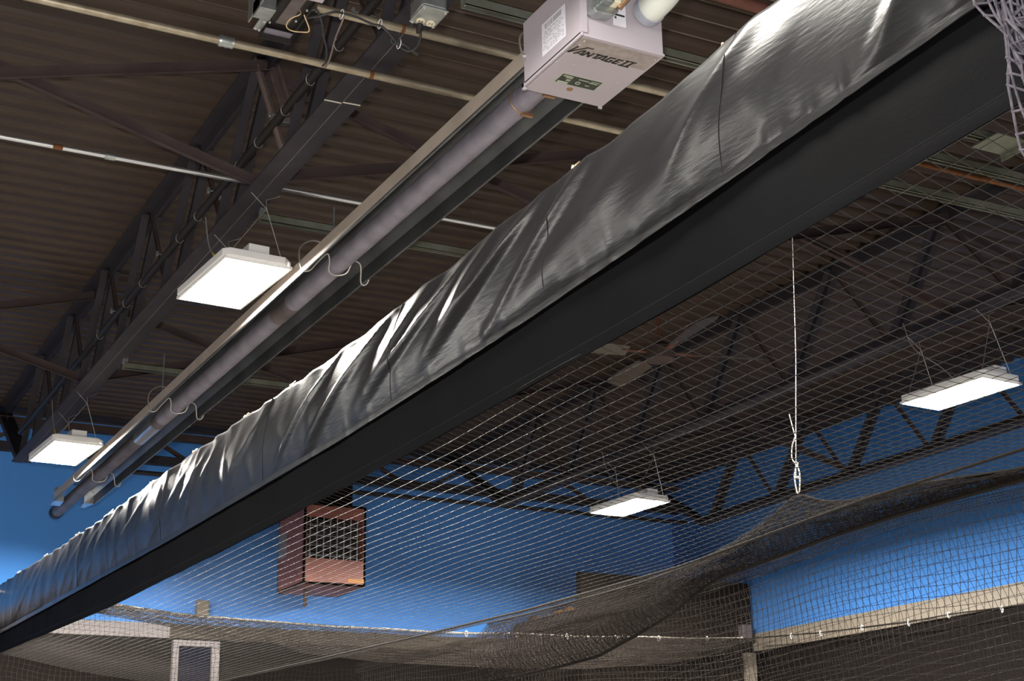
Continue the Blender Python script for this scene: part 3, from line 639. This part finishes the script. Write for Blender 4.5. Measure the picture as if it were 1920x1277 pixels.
RT = [(1.0, 2.80), (2.2, 2.74), (3.37, 2.719), (3.78, 2.760), (4.02, 2.771), (4.2, 2.776), (4.35, 2.799), (4.516, 2.863), (4.59, 2.838), (4.71, 2.79), (4.89, 2.746), (5.17, 2.707), (5.66, 2.685), (6.67, 2.682), (8.0, 2.70), (12.2, 2.80)]
RB = [(1.0, 2.77), (2.2, 2.70), (3.40, 2.694), (3.95, 2.690), (4.37, 2.675), (4.73, 2.65), (5.07, 2.630), (5.18, 2.610), (5.475, 2.522), (5.73, 2.469), (5.91, 2.439), (6.07, 2.41), (6.38, 2.400), (6.88, 2.395), (7.6, 2.40)]
nyr = int((12.2-1.2)/CELL); nxr = 38
P = np.zeros((nyr, nxr, 3))
for i in range(nyr):
    yy = 1.2 + i*CELL
    zh, zr, ze = sm(HEM, yy)+0.004, interp(ROPE, yy), interp(RT, yy)
    for j in range(nxr):
        x = 1.962 + j*CELL
        if x < 3.48:
            u = (x-1.962)/(3.48-1.962); z = zh + (zr-zh)*u - 4*u*(1-u)*(0.072 if yy < 3.4 else max(0.022, 0.072-0.022*(yy-3.4)))
        else:
            u = (x-3.48)/(3.62-3.48); z = zr + (ze-zr)*min(1, u)
        P[i, j] = (x + 0.008*noise.noise(Vector((yy*1.3, x*3, 0))), yy + 0.012*noise.noise(Vector((x*2.2, yy*1.1, 5))) + 0.02*math.sin((x-1.96)*1.2), z + 0.010*noise.noise(Vector((x*1.7, yy*0.9, 2))))
t = thing('cage_net', (2.7, 6.0, 2.8), 'square mesh net sagging like a ceiling from the black valence to the right', 'net')
net_mesh('mesh', P, 0.00105, 'net', parent=t, knot=2.3)
MB().tube([(3.47, yy, interp(ROPE, yy)-0.004) for yy in np.arange(1.2, 12.2, 0.15)], 0.0058, 6).build('sewn_rope', 'net_rope', t, True)

# gathered net (rolled divider) hanging from the wire
t = thing('gathered_net', (3.65, 5, 2.7), 'thick bundle of gathered dark netting hung from the white wire, sagging both ways', 'net')
YS = np.arange(1.6, 7.2, 0.02); NV = 22
def roll_pt(yy, v, amp=1.0, k=0):
    zt, zb_ = interp(RT, yy)+0.003, interp(RB, yy)
    a = v*PI
    h = (zt-zb_)
    wrn = 0.007*math.sin(yy*120 + 3.0*math.sin(yy*3) + 4*v) * (0.2+v)
    x = 3.655 - (0.035+0.12*h+0.2*max(0, h-0.1))*math.sin(a)*amp - wrn + 0.02*fb(yy*2, v*2, k, 2)
    return (x, yy + 0.03*v*math.sin(yy*2.1) + 0.012*fb(yy*5, v*4, 2+k, 2), zt - h*v + 0.010*fb(yy*3, v*5, 7+k, 2)*math.sin(a))
for k, amp in enumerate((1.0, 0.45, -0.5)):
    P = np.array([[roll_pt(yy, j/(NV-1), amp, k*3) for j in range(NV)] for yy in YS])
    net_mesh('net_layer', P, 0.0013, 'net_dark', parent=t, knots=(k == 0), knot=1.5)
m = MB(); m.tube([Vector((3.665, yy, interp(RB, yy)-0.002)) for yy in np.arange(1.6, 7.2, 0.06)], 0.008, 6); m.build('edge_rope', 'net_rope', t, True)
m = MB(); m.tube([Vector((3.65, yy, interp(RT, yy)+0.004)) for yy in np.arange(1.6, 7.2, 0.06)], 0.005, 6); m.build('edge_rope', 'net_rope', t, True)
t = thing('hanging_wire', (3.65, 4.5, 2.87), 'white twisted wire with knots dropping to the gathered net', 'wire')
MB().tube([(3.65, 4.516, 2.93), (3.65, 4.46, 3.4), (3.65, 4.375, 4.545)], 0.0012, 6).build('wire', 'wire', t, True)
m = MB()
for zz, rr in ((3.08, 0.007), (2.985, 0.008), (3.085, 0.0055), (2.93, 0.006)): m.ball((3.65, 4.505, zz), rr)
m.tube(spline([(3.65, 4.50, 3.09), (3.652, 4.527, 3.06), (3.65, 4.53, 3.01), (3.65, 4.507, 2.985)], 6), 0.0022, 5)
m.tube(spline([(3.65, 4.505, 2.985), (3.65, 4.524, 2.94), (3.65, 4.518, 2.88), (3.65, 4.512, 2.868)], 6), 0.0026, 5); m.tube(spline([(3.65, 4.505, 2.985), (3.65, 4.492, 2.94), (3.65, 4.50, 2.88), (3.65, 4.512, 2.868)], 6), 0.0026, 5)
m.tube(spline([(3.65, 4.50, 3.09), (3.65, 4.512, 3.13), (3.65, 4.528, 3.19)], 5), 0.002, 5)
m.build('knots', 'rope', t, True)

# hanging net wall behind the gathered net
NB = [(1.0, 2.86), (4.12, 2.906), (4.78, 2.923), (5.28, 2.894), (5.72, 2.86), (6.13, 2.844), (6.65, 2.832), (8.5, 2.84), (12.2, 2.9)]
ny = int((11.0-2.2)/CELL); nz = 46
P = np.zeros((ny, nz, 3))
for i in range(ny):
    yy = 2.2 + i*CELL
    for j in range(nz):
        sc = 0.05*math.sin(min(1, j/20)*PI/2)*(math.cos((yy-5.6)*2*PI/2.4))
        P[i, j] = (4.45 + 0.05*fb(yy*0.8, j*0.06, 3, 2), yy + 0.015*fb(yy*0.7, j*0.08, 9, 2), interp(NB, yy) - 0.02 - j*CELL*0.97 + sc)
t = thing('hanging_net', (4.45, 6, 1.5), 'square mesh net wall hanging below the gathered net at lower right', 'net')
net_mesh('mesh', P, 0.0014, 'net_dark', parent=t)
YS = np.arange(2.2, 11.0, 0.02)
P = np.array([[(4.44+0.010*math.sin(j*2.0)+0.012*fb(yy*4, j*0.5, 1, 2), yy+0.01*fb(yy*6, j, 4, 2), interp(NB, yy)+0.004 - j*0.0085) for j in range(9)] for yy in YS])
net_mesh('folded_hem', P, 0.0013, 'net_dark', parent=t, knots=False)
# second, slanting net layer a little farther back
P = np.zeros((int(6.5/CELL), 40, 3))
for i in range(P.shape[0]):
    yy = 3.6 + i*CELL
    for j in range(40):
        P[i, j] = (5.3 + 0.08*fb(yy*0.6, j*0.07, 13, 2), yy - 0.35*j*CELL, interp(NB, yy)+0.16 - j*CELL*0.93 - 0.05*math.cos(yy*1.7))
t = thing('hanging_net', (5.3, 6, 1.5), 'slanting net wall a step behind the nearer hanging net, at lower right', 'net')
net_mesh('mesh', P, 0.0013, 'net_dark', parent=t, knots=False)

# far end net on its white rope
FR = [(1.8, 3.50), (2.857, 3.428), (3.321, 3.386), (4.055, 3.355), (5.538, 3.335), (7.628, 3.372), (9.15, 3.420)]
xs = np.arange(1.9, 9.15, CELL*0.9); nz = 40
FC = [6.014, 6.533, 7.059, 7.598, 8.082, 8.646, 9.066, 5.45, 4.9, 4.35]
P = np.array([[(x + 0.02*fb(x*3, j*0.3, 2, 2), 12.3 - 0.05*abs(fb(x*2.5, j*0.05, 6, 2)) , interp(FR, x) - 0.01 - j*CELL*0.9 - 0.05*min(1, min(abs(x-c_) for c_ in FC)*3.5)*(1 if x > 4.1 else 0.3)*min(1, j/4+0.15) + 0.02*math.sin(x*7)*min(1, j/10)) for j in range(nz)] for x in xs])
t = thing('end_net', (5.5, 12.3, 2.5), 'wide net hanging from the white rope in front of the dark far wall', 'net')
net_mesh('mesh', P, 0.0016, 'net_dark', parent=t)
SW = [(1.95, 3.40), (2.3, 3.36), (2.72, 3.34), (3.224, 3.27), (3.5, 3.22), (3.814, 3.161), (4.138, 3.175), (4.425, 3.096), (5.111, 3.044), (6.148, 3.03), (7.2, 3.05), (8.2, 3.14), (9.1, 3.33)]
xs = np.arange(2.35, 9.1, 0.017)
t = thing('net_swag', (5.5, 12.2, 3.2), 'pale scalloped swag of bunched netting along the far white rope', 'net')
for k in range(3):
    P = np.array([[(x + 0.03*fb(x*4, j*0.4, 20+k, 2), 12.2 - 0.035*k - 0.05*math.sin(PI*j/13)*(1+fb(x*3, j*0.2, 31+k, 2)), (interp(FR, x)-0.015) + (interp(SW, x)-interp(FR, x)+0.015)*(j/13) + 0.018*fb(x*2.2, j*0.3, 40+k, 2)*math.sin(PI*j/13)) for j in range(14)] for x in xs])
    net_mesh('net_layer', P, 0.0018, 'net_tan', parent=t, knots=(k == 2), knot=1.6)
tag(MB().tube([(x, 12.28, interp(FR, x)+0.004*math.sin(x*5)) for x in np.arange(1.9, 9.16, 0.1)], 0.007, 6).build('net_rope', 'rope', smooth=True), 'pale rope stretched across the far end, holding up the swagged net', 'rope')
def snap(p, label, group):
    m = MB(); m.tube([(p[0]+0.012*math.cos(k*PI/4), p[1], p[2]-0.014+0.026*math.sin(k*PI/4)) for k in range(8)], 0.005, 5, closed=True)
    tag(m.build('snap_hook', 'white', smooth=True), label, 'hook', group)
for i, x in enumerate(sorted(FC[:7])): snap((x, 12.25, interp(FR, x)), 'small white hook on the pale far rope, %s from the left' % ORD[i], 'white hooks on the far rope')
# side net along the right wall
SR = [(2.0, 3.05), (8.673, 3.275), (9.5, 3.305), (10.03, 3.302), (10.44, 3.319), (11.19, 3.35), (12.2, 3.415)]
yv = np.arange(4.0, 12.25, CELL*0.8)
P = np.array([[(9.2 + 0.04*fb(yy*2, j*0.15, 3, 2), yy, interp(SR, yy) - j*CELL*0.82 - 0.06*abs(math.sin((yy-8.9)*2.3))*min(1, j/5+0.1)) for j in range(46)] for yy in yv])
t = thing('side_net', (9.2, 8, 2.3), 'scalloped dark net hanging along the right wall under the tan band', 'net')
net_mesh('mesh', P, 0.0014, 'net_dark', parent=t)
MB().tube([(9.2, yy, interp(SR, yy)+0.004) for yy in np.arange(4, 12.3, 0.2)], 0.006, 6).build('top_rope', 'net_rope', t, True)
for i, (yy, z) in enumerate(((11.62, 3.385), (11.18, 3.36), (10.6, 3.345), (9.99, 3.311), (9.5, 3.318), (8.9, 3.288))): snap((9.19, yy, z), 'small white hook along the top of the side net, %s from the pale corner post' % ORD[i], 'white hooks on the side net')

# crumpled heavy net at the near end of the valence
t = thing('net_bundle', (2.0, 1.62, 3.0), 'crumpled bundle of thick grey netting hanging at the upper right corner', 'net')
for k in range(5):
    nu_, nv_ = 26, 20
    P = np.zeros((nu_, nv_, 3))
    for i in range(nu_):
        for j in range(nv_):
            u, v = i/(nu_-1), j/(nv_-1)
            z = 3.40 - 0.72*u
            left = 1.812 + 0.36*max(0, 3.03-z)
            P[i, j] = (left + v*0.26 + 0.024*fb(u*6, v*6, 10+k*7, 2) + 0.006*k, 1.655 - 0.025*k + 0.035*fb(u*4+k, v*5, 50+k*3, 2) - 0.06*math.sin(v*3), z + 0.030*fb(u*6, v*6, 80+k*5, 2))
    net_mesh('net_fold', P, 0.0036 if k > 2 else 0.0026, 'net_grey', parent=t, knot=1.7, sides=5)

t = thing('strut_bracket', (4.85, 4.36, 4.55), 'small greenish steel bracket seen through the net just under the grey net bundle', 'bracket')
m = MB(); m.box((4.73, 4.28, 4.535), (4.91, 4.44, 4.541)); m.box((4.905, 4.28, 4.50), (4.911, 4.44, 4.56)); m.build('plate', 'strut', t)
# ------------------------------------------------------------------ fan
fx, fy, fz = 4.63, 6.87, 4.25
t = thing('ceiling_fan', (fx, fy, fz), 'tan bladed ceiling fan seen dimly through the ceiling net', 'fan')
MB().tube([(fx, fy, fz+0.03), (fx, fy, 5.34)], 0.013, 10).build('downrod', 'rusty_pipe', t, True)
MB().tube([(fx, fy, fz-0.05), (fx, fy, fz-0.045), (fx, fy, fz+0.03), (fx, fy, fz+0.06)], [0.05, 0.085, 0.085, 0.04], 20).build('motor', 'steel_red', t, True)
for a in (82, -98, -13, 170):
    a = math.radians(a); d = Vector((math.cos(a), math.sin(a), 0)); sd = Vector((-d.y, d.x, 0))
    m = MB(); vs = []
    for (r_, w_, dz) in ((0.20, 0.045, 0.0), (0.40, 0.058, 0.003), (0.60, 0.060, 0.004), (0.665, 0.045, 0.004)):
        for e in (-1, 1):
            for hgt in (-0.003, 0.003): vs.append(Vector((fx, fy, fz+dz)) + d*r_ + sd*(e*w_) + Vector((0, 0, hgt + e*0.014)))
    fs = []
    for i in range(3):
        b = i*4; fs += [(b, b+2, b+6, b+4), (b+1, b+5, b+7, b+3), (b, b+4, b+5, b+1), (b+2, b+3, b+7, b+6)]
    fs += [(0, 1, 3, 2), (12, 14, 15, 13)]
    m.add(vs, fs); bl = m.build('blade', 'fan', t)
    MB().bar(Vector((fx, fy, fz)) + d*0.07, Vector((fx, fy, fz)) + d*0.24, 0.03, 0.006).build('blade_iron', 'rusty_pipe', bl)

# ------------------------------------------------------------------ red unit heater
rx0, rx1, ry0, ry1, rz0, rz1 = 4.644, 5.250, 12.80, 13.50, 3.785, 4.53
t = thing('unit_heater', ((rx0+rx1)/2, (ry0+ry1)/2, rz0), 'red brown boxy unit heater hanging in front of the blue wall', 'heater')
m = MB(); th = 0.02; gx0, gx1, gz0, gz1 = 4.672, 5.222, 4.02, 4.40
m.box((rx0, ry0, rz0), (rx1, ry1, rz0+th)); m.box((rx0, ry0, rz1-th), (rx1, ry1, rz1)); m.box((rx0, ry0, rz0), (rx0+th, ry1, rz1)); m.box((rx1-th, ry0, rz0), (rx1, ry1, rz1)); m.box((rx0, ry1-th, rz0), (rx1, ry1, rz1))
m.box((rx0, ry0, rz0), (rx1, ry0+th, gz0)); m.box((rx0, ry0, gz1), (rx1, ry0+th, rz1)); m.box((rx0, ry0, gz0), (gx0, ry0+th, gz1)); m.box((gx1, ry0, gz0), (rx1, ry0+th, gz1))
m.build('casing', 'red', t)
MB().box((gx0, ry0+0.16, gz0), (gx1, ry0+0.18, gz1)).build('coil_back', 'black', t)
for k in range(4):
    z = gz0 + 0.045 + k*0.092
    MB().bar((gx0, ry0+0.06, z), (5.17, ry0+0.06, z), 0.07, 0.006, up=(0, -0.5, 1)).build('louver', 'fin', t)
for k in range(8):
    x = gx0+0.03 + k*0.066
    MB().box((x-0.004, ry0-0.004, gz0), (x+0.004, ry0+0.008, gz1)).build('guard_bar', 'fin', t)
MB().box((5.08, ry0-0.003, 3.815), (5.235, ry0, 3.852)).build('orange_label', 'orange', t)
MB().box((rx0-0.004, 13.28, 4.10), (rx0, 13.48, 4.34)).build('side_plate', 'trim', t)
MB().tube([(4.78, 13.1, rz0+0.02), (4.78, 13.1, 3.62)], 0.018, 10).build('drip_leg', 'steel_red', t, True)
MB().box((4.90, 13.0, rz1), (5.19, 13.3, 5.36)).build('flue_duct', 'panel_dark', t)

# ------------------------------------------------------------------ dark partition, boxes and post on the far side
t = thing('dark_partition', (8.4, 12.5, 2), 'tall black panel standing behind the netting before the far corner', 'partition')
MB().box((7.37, 12.50, 0), (9.38, 12.58, 4.012)).build('panel', 'panel_dark', t)
tag(MB().box((7.37, 12.60, 0), (7.45, 13.9, 3.665)).build('side_partition', 'panel_dark'), 'lower dark partition running back from the tall black panel', 'partition')
for (yy, x, dx, hz, mm, lab) in ((13.55, 7.41, 0.05, 0.05, 'rust', 'small brown block lying on top of the lower partition, farthest back'), (13.25, 7.41, 0.09, 0.025, 'fin', 'pale flat piece lying on top of the lower partition'), (13.0, 7.41, 0.05, 0.035, 'orange', 'small orange block lying on the lower partition, middle'), (12.8, 7.41, 0.04, 0.045, 'orange', 'small orange block on the lower partition nearest the tall panel')):
    tag(MB().box((x-0.03, yy-dx, 3.665), (x+0.03, yy+dx, 3.665+hz)).build('block', mm, bevel=0.006), lab, 'block')
tag(MB().box((9.24, 12.42, 0), (9.36, 12.49, 3.30)).build('corner_post', 'trim_tan', bevel=0.006), 'pale post in the far right corner below the net rope', 'post')
t = thing('small_box', (9.3, 12.4, 3.45), 'small grey box perched at the right edge of the tall black panel', 'box')
MB().box((9.20, 12.40, 3.44), (9.31, 12.49, 3.58)).build('case', 'tube_dark', t, bevel=0.006)
t = thing('wall_box', (4.04, 13.9, 3.68), 'small beige box fixed on the blue far wall left of the red heater', 'box')
MB().box((3.992, 13.86, 3.59), (4.105, 13.95, 3.745)).build('case', 'trim_tan', t, bevel=0.008)
